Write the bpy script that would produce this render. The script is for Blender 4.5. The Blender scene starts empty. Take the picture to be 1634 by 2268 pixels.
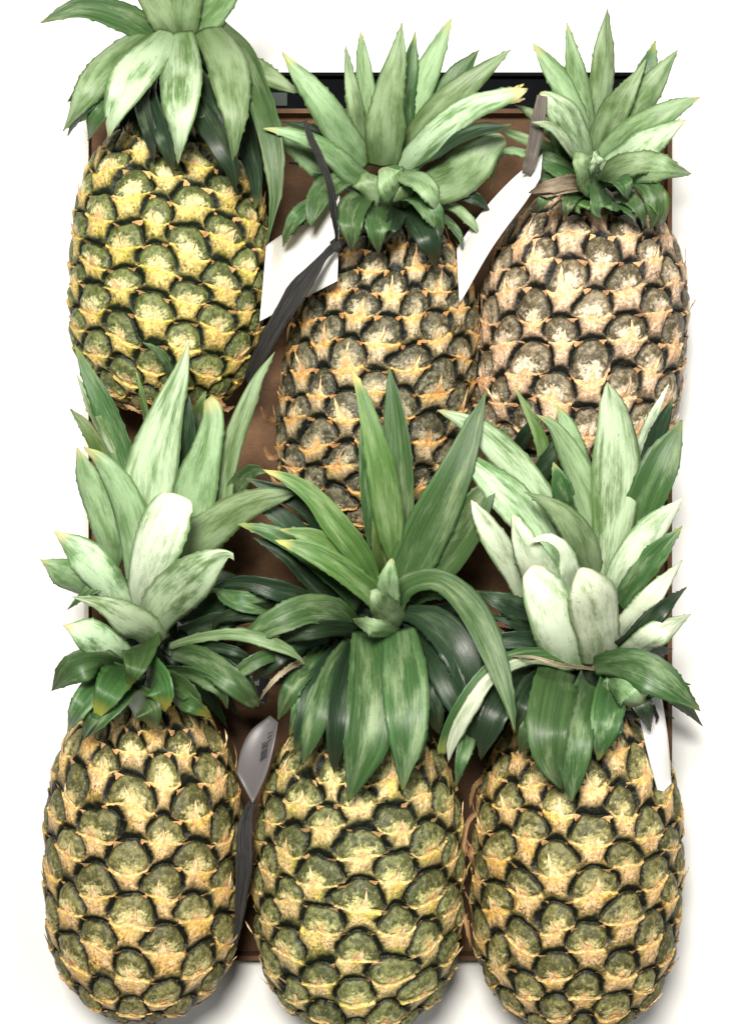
import bpy, math, random
import numpy as np
from mathutils import Vector

# ------------------------------------------------------------------ frame of reference
# Lengths are worked out in "paper pixels" (0.3 mm each) and scaled by K when meshes are made.
K = 0.0003
D = 3467.0          # camera distance from the reference height, in the same unit
Z0 = 200.0          # reference height above the tray floor
CX, CY = 817.0, 1134.0

def W(x, y, z):
    f = (D - (z - Z0)) / D
    return ((x - CX) * f, -(y - CY) * f, z)

sc = bpy.context.scene
cam_d = bpy.data.cameras.new('camera')
cam = bpy.data.objects.new('camera', cam_d)
sc.collection.objects.link(cam)
cam.location = (0, 0, (D + Z0) * K)
cam.rotation_euler = (0, 0, 0)
cam_d.sensor_fit = 'VERTICAL'
cam_d.angle = 2 * math.atan((2268 / 2) / D)
cam_d.clip_start = 0.01
cam_d.clip_end = 100
sc.camera = cam
sc.render.resolution_x, sc.render.resolution_y = 737, 1024

world = bpy.data.worlds.new('World')
sc.world = world
world.use_nodes = True
bg = world.node_tree.nodes['Background']
bg.inputs[0].default_value = (0.97, 1.0, 0.95, 1)
bg.inputs[1].default_value = 0.04

def area(name, loc, target, size, power, col):
    d = bpy.data.lights.new(name, 'AREA')
    d.shape = 'DISK'; d.size = size; d.energy = power; d.color = col
    o = bpy.data.objects.new(name, d)
    sc.collection.objects.link(o)
    o.location = loc
    o.rotation_euler = (Vector(target) - Vector(loc)).to_track_quat('-Z', 'Y').to_euler()
    return o
area('shop_and_fill_lamp', (-0.10, 0.34, 1.48), (0, 0, 0.08), 0.30, 36.5, (1.0, 0.955, 0.87))
area('shop_and_fill_lamp', (0.55, 0.05, 1.5), (0, 0, 0.08), 0.45, 5, (1.0, 1.0, 0.96))  # added fill lamp that lifts the shadows, not a real shop lamp

sc.view_settings.view_transform = 'Standard'
try: sc.view_settings.look = 'None'
except Exception: pass
sc.view_settings.exposure = 0.0
sc.view_settings.gamma = 1.0
sc.view_settings.use_curve_mapping = False
sc.cycles.use_denoising = True
sc.cycles.max_bounces = 6
sc.cycles.diffuse_bounces = 3

# ------------------------------------------------------------------ node helpers
def new_mat(name):
    m = bpy.data.materials.new(name); m.use_nodes = True
    nt = m.node_tree
    return m, nt, nt.nodes['Principled BSDF']
def N(nt, t, **kw):
    n = nt.nodes.new(t)
    for k, v in kw.items(): setattr(n, k, v)
    return n
def mixc(nt, fac, a, b, mode='MIX'):
    n = N(nt, 'ShaderNodeMix', data_type='RGBA', blend_type=mode)
    for s, v in ((0, fac), (6, a), (7, b)):
        if hasattr(v, 'is_linked') or isinstance(v, bpy.types.NodeSocket): nt.links.new(v, n.inputs[s])
        else: n.inputs[s].default_value = v if s == 0 else (*v, 1)
    return n.outputs[2]
def ramp(nt, src, p0, p1, v0=0.0, v1=1.0):
    n = N(nt, 'ShaderNodeMapRange', clamp=True)
    n.interpolation_type = 'SMOOTHSTEP'
    nt.links.new(src, n.inputs[0])
    n.inputs[1].default_value = p0; n.inputs[2].default_value = p1
    n.inputs[3].default_value = v0; n.inputs[4].default_value = v1
    return n.outputs[0]
def math_(nt, op, a, b=None):
    n = N(nt, 'ShaderNodeMath', operation=op)
    for i, v in enumerate((a, b)):
        if v is None: continue
        if isinstance(v, bpy.types.NodeSocket): nt.links.new(v, n.inputs[i])
        else: n.inputs[i].default_value = v
    return n.outputs[0]
def noise(nt, vec, scale, detail=4, rough=0.55):
    n = N(nt, 'ShaderNodeTexNoise')
    n.inputs['Scale'].default_value = scale
    n.inputs['Detail'].default_value = detail
    n.inputs['Roughness'].default_value = rough
    if vec is not None: nt.links.new(vec, n.inputs['Vector'])
    return n.outputs[0]
def bump(nt, bsdf, h, strength, dist):
    b = N(nt, 'ShaderNodeBump')
    b.inputs['Strength'].default_value = strength
    b.inputs['Distance'].default_value = dist
    nt.links.new(h, b.inputs['Height'])
    nt.links.new(b.outputs[0], bsdf.inputs['Normal'])

# ------------------------------------------------------------------ leaf materials
def leaf_mat(name, deep, body, bloom, bloom_lo, bloom_hi, tip, rough=0.42, tip_from=0.9):
    m, nt, bs = new_mat(name)
    uv = N(nt, 'ShaderNodeUVMap').outputs[0]
    oi = N(nt, 'ShaderNodeObjectInfo').outputs['Random']
    comb = N(nt, 'ShaderNodeCombineXYZ')
    nt.links.new(math_(nt, 'MULTIPLY', oi, 37.0), comb.inputs[0])
    nt.links.new(math_(nt, 'MULTIPLY', oi, 91.0), comb.inputs[1])
    nt.links.new(math_(nt, 'MULTIPLY', oi, 13.0), comb.inputs[2])
    def vec(sx, sy):
        a = N(nt, 'ShaderNodeVectorMath', operation='MULTIPLY')
        nt.links.new(uv, a.inputs[0]); a.inputs[1].default_value = (sx, sy, 1)
        b = N(nt, 'ShaderNodeVectorMath', operation='ADD')
        nt.links.new(a.outputs[0], b.inputs[0]); nt.links.new(comb.outputs[0], b.inputs[1])
        return b.outputs[0]
    sep = N(nt, 'ShaderNodeSeparateXYZ'); nt.links.new(uv, sep.inputs[0])
    u, v = sep.outputs[0], sep.outputs[1]
    # fine fibres along the blade
    fib = noise(nt, vec(1.2, 0.03), 28, 3, 0.7)
    fib2 = noise(nt, vec(1, 0.05), 9, 3, 0.6)
    c = mixc(nt, ramp(nt, fib, 0.15, 0.62), deep, body)
    c = mixc(nt, ramp(nt, fib2, 0.42, 0.7, 0, .6), c, tuple(min(1, x * 1.6) for x in body))
    # waxy bloom, rubbed off in streaks and scratches
    big = noise(nt, vec(0.9, 1.0), 2.6, 5, 0.62)
    scr = noise(nt, vec(3.0, 0.8), 6.5, 6, 0.75)
    bl = math_(nt, 'ADD', math_(nt, 'MULTIPLY', big, 0.72), math_(nt, 'MULTIPLY', scr, 0.28))
    blm = ramp(nt, bl, bloom_lo, bloom_hi)
    en = math_(nt, 'MULTIPLY', math_(nt, 'SUBTRACT', scr, 0.5), 0.22)
    edge = ramp(nt, math_(nt, 'ADD', math_(nt, 'ABSOLUTE', math_(nt, 'SUBTRACT', u, 0.5)), en), 0.40, 0.49, 1, 0.12)
    blm = math_(nt, 'MULTIPLY', blm, edge)
    c = mixc(nt, blm, c, bloom)
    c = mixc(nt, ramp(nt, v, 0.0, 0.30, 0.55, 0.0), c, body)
    # small dark scars
    sp = noise(nt, vec(2.0, 2.2), 22, 2, 0.5)
    c = mixc(nt, ramp(nt, sp, 0.66, 0.74, 0, 0.6), c, tuple(x * 0.4 for x in deep))
    sc1 = noise(nt, vec(5.0, 0.45), 14, 4, 0.8)
    c = mixc(nt, math_(nt, 'MULTIPLY', ramp(nt, sc1, 0.62, 0.70), ramp(nt, big, 0.36, 0.60, 0.9, 0.1)), c, tuple(x * 0.8 for x in deep))
    # dry tips and margins
    tn = math_(nt, 'ADD', v, math_(nt, 'MULTIPLY', math_(nt, 'SUBTRACT', oi, 0.6), 0.16))
    c = mixc(nt, ramp(nt, tn, tip_from, 1.0), c, tip)
    tint = N(nt, 'ShaderNodeHueSaturation')
    nt.links.new(c, tint.inputs['Color'])
    nt.links.new(math_(nt, 'ADD', math_(nt, 'MULTIPLY', oi, 0.03), 0.485), tint.inputs['Hue'])
    nt.links.new(math_(nt, 'ADD', math_(nt, 'MULTIPLY', oi, 0.35), 0.80), tint.inputs['Value'])
    nt.links.new(tint.outputs[0], bs.inputs['Base Color'])
    nt.links.new(ramp(nt, bl, 0.3, 0.7, rough - 0.06, rough + 0.16), bs.inputs['Roughness'])
    bs.inputs['Specular IOR Level'].default_value = 0.5
    h = math_(nt, 'ADD', math_(nt, 'MULTIPLY', fib, 0.45), math_(nt, 'MULTIPLY', big, 0.9))
    bump(nt, bs, h, 0.5, 0.0011)
    return m

MAT = {
 'w': leaf_mat('leaf_white_bloom', (.05,.11,.03), (.16,.26,.10), (.68,.76,.58), .30, .56, (.62,.66,.45)),
 'm': leaf_mat('leaf_rubbed_bloom', (.035,.085,.02), (.105,.19,.06), (.50,.64,.42), .37, .57, (.45,.44,.22)),
 'p': leaf_mat('leaf_pale_bloom', (.035,.080,.02), (.10,.175,.058), (.31,.44,.24), .35, .62, (.36,.37,.15)),
 'g': leaf_mat('leaf_green', (.016,.042,.014), (.052,.115,.036), (.24,.33,.17), .46, .68, (.22,.26,.07)),
 'y': leaf_mat('leaf_yellow_green', (.035,.075,.018), (.090,.165,.042), (.27,.36,.16), .44, .70, (.45,.42,.14)),
 't': leaf_mat('leaf_yellow_tip', (.018,.050,.013), (.045,.105,.027), (.12,.20,.07), .50, .74, (.50,.48,.06), tip_from=.66),
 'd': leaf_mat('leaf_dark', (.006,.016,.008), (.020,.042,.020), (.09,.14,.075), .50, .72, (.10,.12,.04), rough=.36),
 'n': leaf_mat('leaf_torn_tan', (.30,.20,.07), (.52,.38,.15), (.66,.56,.30), .40, .62, (.35,.2,.08), rough=.6),
 'r': leaf_mat('dry_brown_bract', (.08,.04,.02), (.26,.14,.06), (.45,.28,.14), .46, .66, (.2,.1,.05), rough=.6),
 'b': leaf_mat('leaf_dry', (.08,.06,.035), (.23,.18,.11), (.40,.34,.24), .40, .62, (.30,.20,.10), rough=.6),
}

# ------------------------------------------------------------------ mesh helpers
def link_mesh(name, verts, faces, mat, parent=None, smooth=True, uvs=None, cols=None):
    me = bpy.data.meshes.new(name)
    me.from_pydata([tuple(v) for v in verts], [], faces)
    me.materials.append(mat)
    if smooth: me.polygons.foreach_set('use_smooth', [True] * len(me.polygons))
    if uvs is not None:
        l = me.uv_layers.new(name='UVMap')
        idx = np.empty(len(me.loops), dtype=np.int32); me.loops.foreach_get('vertex_index', idx)
        l.data.foreach_set('uv', np.asarray(uvs, dtype=np.float32)[idx].ravel())
    if cols is not None:
        a = me.color_attributes.new('Col', 'FLOAT_COLOR', 'POINT')
        c = np.ones((len(verts), 4), dtype=np.float32); c[:, :3] = cols
        a.data.foreach_set('color', c.ravel())
    me.update()
    o = bpy.data.objects.new(name, me)
    sc.collection.objects.link(o)
    if parent is not None:
        o.parent = parent
    return o
def tag(o, label=None, cat=None, group=None, kind=None):
    if label: o['label'] = label
    if cat: o['category'] = cat
    if group: o['group'] = group
    if kind: o['kind'] = kind
    return o
def empty(name, loc):
    o = bpy.data.objects.new(name, None)
    sc.collection.objects.link(o); o.location = loc
    o.empty_display_size = 0.02
    return o

def catmull(P, n):
    P = np.asarray(P, float)
    if len(P) == 2: P = np.vstack([P[0], (P[0] + P[1]) / 2, P[1]])
    seg = np.linalg.norm(np.diff(P[:, :2], axis=0), axis=1)
    s = np.concatenate([[0], np.cumsum(seg)]); s /= s[-1]
    tt = np.linspace(0, 1, n)
    Pe = np.vstack([2 * P[0] - P[1], P, 2 * P[-1] - P[-2]])
    out = []
    for t in tt:
        i = min(max(np.searchsorted(s, t, side='right') - 1, 0), len(P) - 2)
        u = (t - s[i]) / max(s[i + 1] - s[i], 1e-9)
        a, b, c, d = Pe[i], Pe[i + 1], Pe[i + 2], Pe[i + 3]
        out.append(0.5 * ((2 * b) + (-a + c) * u + (2 * a - 5 * b + 4 * c - d) * u * u + (-a + 3 * b - 3 * c + d) * u ** 3))
    return np.array(out), tt

def blade(pts, zs, seed, convex, origin, roll=None, n=46, m=10, thick=2.2, fold=None, serr=1.0):
    """A leaf or ribbon: centre line (x, y, width) lifted to heights zs, channelled across, with thickness."""
    rnd = random.Random(seed)
    C, tt = catmull(pts, n)
    wid = np.maximum(C[:, 2], 0.6)
    zb, zm, zt = zs
    z = zb * (1 - tt) * (1 - 2 * tt) + 4 * zm * tt * (1 - tt) + zt * tt * (2 * tt - 1)
    z = z + 4 * np.sin(tt * rnd.uniform(5, 11) + rnd.uniform(0, 6))
    P = np.array([W(C[i, 0], C[i, 1], z[i]) for i in range(n)])
    T = np.gradient(P, axis=0); T /= np.linalg.norm(T, axis=1)[:, None]
    up = np.array([0, 0, 1.0])
    S = np.cross(T, up); S /= np.maximum(np.linalg.norm(S, axis=1), 1e-6)[:, None]
    Nn = np.cross(S, T)
    r0 = math.radians(rnd.uniform(-26, 26) if roll is None else roll)
    r1 = r0 + math.radians(rnd.uniform(-14, 14))
    R = r0 + (r1 - r0) * tt + math.radians(3) * np.sin(tt * 9 + rnd.uniform(0, 6))
    cr, sr = np.cos(R)[:, None], np.sin(R)[:, None]
    S2 = S * cr + Nn * sr; N2 = Nn * cr - S * sr
    c = rnd.uniform(.16, .26) if fold is None else fold
    xs = np.linspace(-1, 1, m)
    verts, uvs = [], []
    ph = rnd.uniform(0, 6)
    for i in range(n):
        hw = wid[i] / 2 / max(math.cos(R[i]), .6)
        for j, x in enumerate(xs):
            e = 0
            if abs(x) == 1:
                e = (rnd.random() ** 6) * 3.2 * serr + 0.25 * math.sin(i * 0.5 + ph + x)
                if wid[i] < 6: e *= .5
            off = (-c * x * x if convex else c * abs(x) ** 1.4) * wid[i] * 0.8
            off += 0.5 * math.sin(x * 7 + i * .3 + ph)
            p = P[i] + S2[i] * (x * hw + (e if x > 0 else -e)) + N2[i] * off
            verts.append(p); uvs.append(((x + 1) / 2, tt[i]))
    verts = np.array(verts)
    # under side
    nv = len(verts)
    edge_t = np.tile(1 - np.abs(xs) ** 6 * 0.85, n)[:, None]
    under = verts - np.repeat(N2, m, axis=0) * thick * edge_t
    allv = np.vstack([verts, under]) * K - np.array(origin)
    faces = []
    for i in range(n - 1):
        for j in range(m - 1):
            a = i * m + j
            faces.append((a, a + 1, a + m + 1, a + m))
            faces.append((nv + a, nv + a + m, nv + a + m + 1, nv + a + 1))
        for j in (0, m - 1):
            a = i * m + j
            q = (a, a + m, nv + a + m, nv + a)
            faces.append(q if j == 0 else q[::-1])
    for i in (0, n - 1):
        for j in range(m - 1):
            a = i * m + j
            q = (a, nv + a, nv + a + 1, a + 1)
            faces.append(q if i == 0 else q[::-1])
    return allv, faces, uvs + uvs

# ------------------------------------------------------------------ value noise for the rind
def hash2(ix, iy, s):
    h = (ix.astype(np.int64) * 374761393 + iy.astype(np.int64) * 668265263 + s * 974711) & 0x7fffffff
    h = ((h ^ (h >> 13)) * 1274126177) & 0x7fffffff
    h = h ^ (h >> 16)
    return (h & 0xffff) / 65535.0
def vnoise(x, y, s=0):
    ix, iy = np.floor(x), np.floor(y)
    fx, fy = x - ix, y - iy
    fx = fx * fx * (3 - 2 * fx); fy = fy * fy * (3 - 2 * fy)
    a, b = hash2(ix, iy, s), hash2(ix + 1, iy, s)
    c, d = hash2(ix, iy + 1, s), hash2(ix + 1, iy + 1, s)
    return (a * (1 - fx) + b * fx) * (1 - fy) + (c * (1 - fx) + d * fx) * fy
def fbm(x, y, s=0, o=4):
    t, a, n = 0, .5, 0
    for k in range(o):
        t = t + a * vnoise(x * 2 ** k, y * 2 ** k, s + k * 17); n += a; a *= .5
    return t / n
def sst(x, a, b):
    t = np.clip((x - a) / (b - a), 0, 1)
    return t * t * (3 - 2 * t)
def mix(a, b, f):
    return a * (1 - f[..., None]) + b * f[..., None]

def rind_mat():
    m, nt, bs = new_mat('pineapple_rind')
    a = N(nt, 'ShaderNodeAttribute', attribute_name='Col').outputs['Color']
    tc = N(nt, 'ShaderNodeTexCoord').outputs['Object']
    n1 = noise(nt, tc, 420, 4, .7)
    n2 = noise(nt, tc, 1300, 2, .6)
    c = mixc(nt, 1.0, a, mixc(nt, ramp(nt, n1, .3, .7), (.62, .60, .55), (1.25, 1.25, 1.25)), 'MULTIPLY')
    c = mixc(nt, ramp(nt, n2, .68, .76, 0, .3), c, (.75, .70, .5))
    nt.links.new(c, bs.inputs['Base Color'])
    bs.inputs['Roughness'].default_value = .48
    bs.inputs['Specular IOR Level'].default_value = .28
    bump(nt, bs, n1, .5, .0009)
    return m
RIND = rind_mat()

def make_rind(base, top, R, dv, ncol, m, seed, pal, parent, origin, spine=1.0):
    base = np.array(W(*base)); top = np.array(W(*top))
    A = top - base; L = np.linalg.norm(A); e3 = A / L
    e1 = np.cross(e3, [0, 0, 1.0]); e1 /= np.linalg.norm(e1)
    e2 = np.cross(e1, e3)                      # towards the camera
    s = np.linspace(0, 1, 500); q = 2 * s - 1
    rr = np.where(q < 0, np.sqrt(np.maximum(1 - .93 * np.abs(q) ** 3.3, 0)), np.sqrt(np.maximum(1 - .86 * np.abs(q) ** 2.7, 0)))
    rr = rr * (1 + .03 * (0.35 - s)) * R
    al = np.concatenate([[0], np.cumsum(np.hypot(np.diff(rr), np.diff(s) * L))])
    VL = al[-1]
    def surf(th, v, h):
        ss = np.interp(v, al, s); r = np.interp(v, al, rr)
        dr = np.interp(np.clip(v + 3, 0, VL), al, rr) - np.interp(np.clip(v - 3, 0, VL), al, rr)
        ds = (np.interp(np.clip(v + 3, 0, VL), al, s) - np.interp(np.clip(v - 3, 0, VL), al, s)) * L
        ln = np.hypot(dr, ds) + 1e-9
        nr, na = ds / ln, -dr / ln
        rad = (r + h * nr); ax = ss * L + h * na
        wob = 1 + .012 * np.sin(2 * th + seed)
        return (base + e3 * ax[..., None] + (e1 * np.sin(th)[..., None] + e2 * np.cos(th)[..., None]) * (rad * wob)[..., None])
    nt_, ns_ = 680, int(VL / 1.75)
    th = np.linspace(-math.pi, math.pi, nt_ + 1)[:-1]
    vv = np.linspace(0, VL, ns_)
    TH, V = np.meshgrid(th, vv)
    xx = TH * R
    def warp(x_, v_):
        return ((fbm(x_ / 26, v_ / 26, seed + 5) - .5) * 13 + (fbm(x_ / 95, v_ / 95, seed + 6, 2) - .5) * 44,
                (fbm(x_ / 26 + 40, v_ / 26, seed + 9) - .5) * 13 + (fbm(x_ / 95 + 9, v_ / 95, seed + 8, 2) - .5) * 40)
    wx, wy = warp(xx, V)
    cw = 2 * math.pi * R / ncol
    TW = (xx + wx) / R; VW = V + wy
    vp = VW - m * 2 * dv * TW / (2 * math.pi)
    xc = TW * ncol / (2 * math.pi)
    j0 = np.floor(vp / dv)
    bestF = np.full(TH.shape, 9.0); bX = np.zeros_like(TH); bY = np.zeros_like(TH); bid = np.zeros_like(TH)
    ownS = np.full(TH.shape, 9.0); oX = np.zeros_like(TH); oY = np.zeros_like(TH); oid = np.zeros_like(TH)
    for dj in (-2, -1, 0, 1, 2, 3):
        j = j0 + dj
        st = 0.5 * np.mod(j, 2)
        col = np.round(xc - st)
        for dc in (0,):
            cc = col + dc
            X = (xc - st - cc) * 2
            Y = (vp - j * dv) / dv
            cid = j * 131 + cc
            jx = (hash2(j, cc, seed) - .5) * .12; jy = (hash2(j, cc, seed + 3) - .5) * .14
            sz = 1 + (hash2(j, cc, seed + 7) - .5) * .20
            X2 = (X - jx) / sz; Y2 = (Y - jy) / sz
            ang = .20 * (hash2(j, cc, seed + 11) - .5) * 2
            X2, Y2 = X2 + ang * Y2 * .6, Y2 - ang * X2
            F = np.where(Y2 > -.08, (np.abs(X2) / .58) ** 2.1 + (np.abs(Y2 + .08) / .74) ** (1.35 + .5 * hash2(j, cc, seed + 13)),
                         (np.abs(X2) / .58) ** 3.0 + (np.abs(Y2 + .08) / .34) ** 3.0)
            b = F < bestF
            bestF = np.where(b, F, bestF); bX = np.where(b, X2, bX); bY = np.where(b, Y2, bY); bid = np.where(b, cid, bid)
            sc_ = np.where((Y2 < -.26) & (Y2 > -2.0), np.abs(X2) + .30 * np.abs(Y2 + .7), 9.0)
            b = sc_ < ownS
            ownS = np.where(b, sc_, ownS); oX = np.where(b, X2, oX); oY = np.where(b, Y2, oY); oid = np.where(b, cid, oid)
    eye = bestF < 1
    F = bestF
    hr = hash2(bid, bid * 0, seed + 21); hr2 = hash2(bid, bid * 0, seed + 22)
    n1 = fbm(xx / 9, V / 9, seed + 31); n2 = fbm(xx / 3.2, V / 3.2, seed + 33, 3); n3 = fbm(xx / 40, V / 40, seed + 35)
    # heights
    hE = 13.0 * np.sqrt(np.clip(1 - F, 0, 1)) - 6 * np.exp(-((bX / .28) ** 2 + ((bY + .2) / .22) ** 2)) + (n1 - .5) * 3
    t = np.clip((-oY - .40) / .80, 0, 1)
    hB = 7.5 * (1 - t) ** 1.2 * np.clip(1.1 - np.abs(oX) * .7, 0, 1) + (n1 - .5) * 2.5 + 1.0
    above = sst(bY, -.35, .05)
    rim = np.exp(-np.maximum(F - 1, 0) / .38) * above
    hB = hB - 12 * rim
    h = np.where(eye, hE - 5, hB)
    h = h * sst(V, 0, 30) * 1.0
    # colours
    c = {k: np.array(v) for k, v in pal.items()}
    rimw = sst(F + (n1 - .5) * .34, .80, 1.0) * sst(bY, -.42, -.15)
    E = mix(c['eye'] * np.ones(TH.shape + (3,)), c['eye2'] * np.ones(TH.shape + (3,)), sst(n1 + (hr - .5) * .3, .35, .65))
    blot = np.exp(-((bX / .40) ** 2 + ((bY + .20) / .36) ** 2) * (1.25 - .5 * hr)) + (n2 - .5) * .85 + (n1 - .5) * .5
    E = mix(E, c['blot'], sst(blot, .34, .80) * (.62 + .38 * hr2))
    E = mix(E, c['warm'], sst(np.exp(-((bX / .15) ** 2 + ((bY + .28) / .12) ** 2)) + (n2 - .5) * .4, .4, .9))
    frost = sst(n2, .60, .72) * sst(F, .05, .4) * (1 - rimw)
    E = mix(E, c['frost'], frost * .22)
    E = mix(E, c['rim'], rimw * (.92))
    fibang = np.arctan2(oX, -(oY + .15))
    fibn = vnoise(fibang * 11, oid * 3.1, seed + 41) * .6 + vnoise(fibang * 26, oid * 1.7 + V / 30, seed + 43) * .4
    B = mix(c['ridge'] * np.ones(TH.shape + (3,)), c['fan'], sst(t + (n1 - .5) * .5, .05, .45))
    B = mix(B, c['side'], sst(np.abs(oX) * .80 + t * .60 + (fibn - .5) * .6 + (n1 - .5) * .5, .62, 1.12))
    B = mix(B, c['side'] * .7, sst(t + (n1 - .5) * .9 + (n2 - .5) * .5, .68, 1.15) * .85)
    B = mix(B, c['rim'] * 1.5, sst(n2 + t * .25, .72, .84) * .7)
    B = B * (0.60 + .62 * fibn)[..., None]
    B = mix(B, c['warm'], sst(np.exp(-(oX / .17) ** 2) * (1 - t) + (n2 - .5) * .5, .5, 1.0) * .8)
    # greener / yellower patches over the whole fruit
    gr = sst(n3, .5, .75)
    B = mix(B, B * np.array(pal['patch']), gr * .8)
    rimd = (1 - sst(F + (n1 - .5) * .35 + (n2 - .5) * .30, 1.42, 1.95)) * sst(bY, -.36, -.14)
    B = mix(B, c['rim'], np.clip(rimd, 0, 1))
    halo = (1 - sst(F + (fibn - .5) * .7, 1.5, 2.6)) * sst(bY, -.40, -.10)
    B = mix(B, c['side'], halo * (1 - rimd) * .75)
    under = np.exp(-(np.maximum(F - 1, 0) / .05)) * (1 - above)
    B = mix(B, c['warm'] * .8, under * .5)
    COL = np.where(eye[..., None], E, B)
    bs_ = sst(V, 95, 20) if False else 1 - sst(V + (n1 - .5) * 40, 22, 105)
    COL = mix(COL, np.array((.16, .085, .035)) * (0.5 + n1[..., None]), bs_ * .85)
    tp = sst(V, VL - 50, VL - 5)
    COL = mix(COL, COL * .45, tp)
    COL = np.clip(COL, 0.004, .95)
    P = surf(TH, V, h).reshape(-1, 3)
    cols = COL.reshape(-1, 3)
    i = np.arange(ns_ - 1)[:, None] * nt_; k = np.arange(nt_)[None, :]; k2 = (k + 1) % nt_
    f4 = np.stack([i + k, i + k2, i + nt_ + k2, i + nt_ + k], -1).reshape(-1, 4)
    # bract lips with their spines, part of the rind's own surface
    jmin, jmax = int(-2 * abs(m) - 2), int(VL / dv + 2 * abs(m) + 3)
    lv, lc, lf = [], [], []
    rnd = random.Random(seed)
    us = np.array([-1, -.82, -.62, -.44, -.28, -.16, -.08, -.03, .03, .08, .16, .28, .44, .62, .82, 1.0])
    ts = np.array([0, .22, .45, .7, .88, 1.0])
    off = nt_ * ns_
    for j in range(jmin, jmax):
        for cidx in range(-ncol, ncol + 1):
            xcen = cidx + .5 * (j % 2)
            th0 = xcen * 2 * math.pi / ncol
            if not (-math.pi <= th0 < math.pi): continue
            v0 = j * dv + m * 2 * dv * th0 / (2 * math.pi)
            if v0 < 46 or v0 > VL - 8: continue
            ja, ca = np.array(float(j)), np.array(float(cidx))
            jx = float((hash2(ja, ca, seed) - .5) * .12); jy = float((hash2(ja, ca, seed + 3) - .5) * .14)
            ln = rnd.uniform(.55, .95) * spine * (rnd.uniform(.25, .55) if rnd.random() < .22 else 1)
            lean = rnd.uniform(-.22, .22); lift = rnd.uniform(3, 13) + (rnd.uniform(6, 16) if rnd.random() < .25 else 0)
            curl = rnd.uniform(-.15, .22)
            wv = rnd.uniform(0, 6)
            U, T_ = np.meshgrid(us, ts)
            H = (.07 + .03 * np.sin(U * 8 + wv)) * (1 - np.abs(U) ** 3) + ln * np.exp(-(np.abs(U) / .12) ** 1.35)
            Xl = U * .78
            # the spine narrows and leans towards its tip
            cen = np.exp(-(np.abs(U) / .16) ** 2)
            Xl = Xl + cen * (T_ ** 2) * lean - cen * T_ ** 1.3 * U * .42
            Yl = -.42 + .10 * U ** 2 - .06 + T_ * H + jy - (.14 * (T_ == 0))
            Hh = 2.2 + T_ * (1.8 + cen * lift * ln) + cen * 2.0 - 7 * (T_ == 0) - 5 * np.abs(U) ** 4 + curl * 0
            Hh = Hh + cen * (T_ ** 3) * curl * 22
            x_ = (Xl + jx) * cw / 2; y_ = Yl * dv + v0 + m * 2 * dv * (x_ / R) / (2 * math.pi)
            ax_ = th0 * R + x_
            w1, w2 = warp(ax_, y_); w1, w2 = warp(ax_ - w1, y_ - w2)
            pp = surf((ax_ - w1) / R, np.clip(y_ - w2, 1, VL - 1), Hh)
            lv.append(pp.reshape(-1, 3))
            tone = rnd.uniform(.75, 1.12)
            cc_ = mix(c['spine'] * tone * np.ones(U.shape + (3,)), c['warm'] * tone, np.clip((1 - T_) * .7 + .3 * (np.abs(U) > .3), 0, 1))
            cc_ = mix(cc_, np.array((.22, .11, .05)), sst(T_, .86, 1.0) * (rnd.random() < .6) * cen)
            cc_ = cc_ * (.75 + .5 * np.random.RandomState(abs(j * 77 + cidx + seed) % 9999).rand(*U.shape))[..., None]
            lc.append(cc_.reshape(-1, 3))
            nu, nt2 = len(us), len(ts)
            for a in range(nt2 - 1):
                for b in range(nu - 1):
                    p0 = off + a * nu + b
                    lf.append((p0, p0 + 1, p0 + nu + 1, p0 + nu))
            off += nu * nt2
    # closing caps
    cb = surf(np.array([0.]), np.array([0.]), np.array([0.]))[0]
    P = np.vstack([P] + lv + [base[None], top[None]])
    cols = np.vstack([cols] + lc + [np.array([[.12, .07, .03], [.05, .05, .03]])])
    ib, it = len(P) - 2, len(P) - 1
    tri = [(ib, (q_ + 1) % nt_, q_) for q_ in range(nt_)] + [(it, (ns_ - 1) * nt_ + q_, (ns_ - 1) * nt_ + (q_ + 1) % nt_) for q_ in range(nt_)]
    P = P * K - np.array(origin)
    quads = np.vstack([f4, np.array(lf)]).astype(np.int32)
    tri = np.array(tri, dtype=np.int32)
    me = bpy.data.meshes.new('rind')
    me.vertices.add(len(P)); me.vertices.foreach_set('co', P.astype(np.float32).ravel())
    nl = quads.size + tri.size
    me.loops.add(nl); me.loops.foreach_set('vertex_index', np.concatenate([quads.ravel(), tri.ravel()]))
    me.polygons.add(len(quads) + len(tri))
    st = np.concatenate([np.arange(len(quads)) * 4, len(quads) * 4 + np.arange(len(tri)) * 3]).astype(np.int32)
    me.polygons.foreach_set('loop_start', st)
    me.polygons.foreach_set('use_smooth', np.ones(len(st), dtype=bool))
    me.update(calc_edges=True); me.validate()
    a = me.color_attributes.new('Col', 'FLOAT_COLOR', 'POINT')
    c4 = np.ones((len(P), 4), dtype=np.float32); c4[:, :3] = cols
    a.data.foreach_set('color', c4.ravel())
    me.materials.append(RIND)
    o = bpy.data.objects.new('rind', me); sc.collection.objects.link(o); o.parent = parent
    return o

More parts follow.
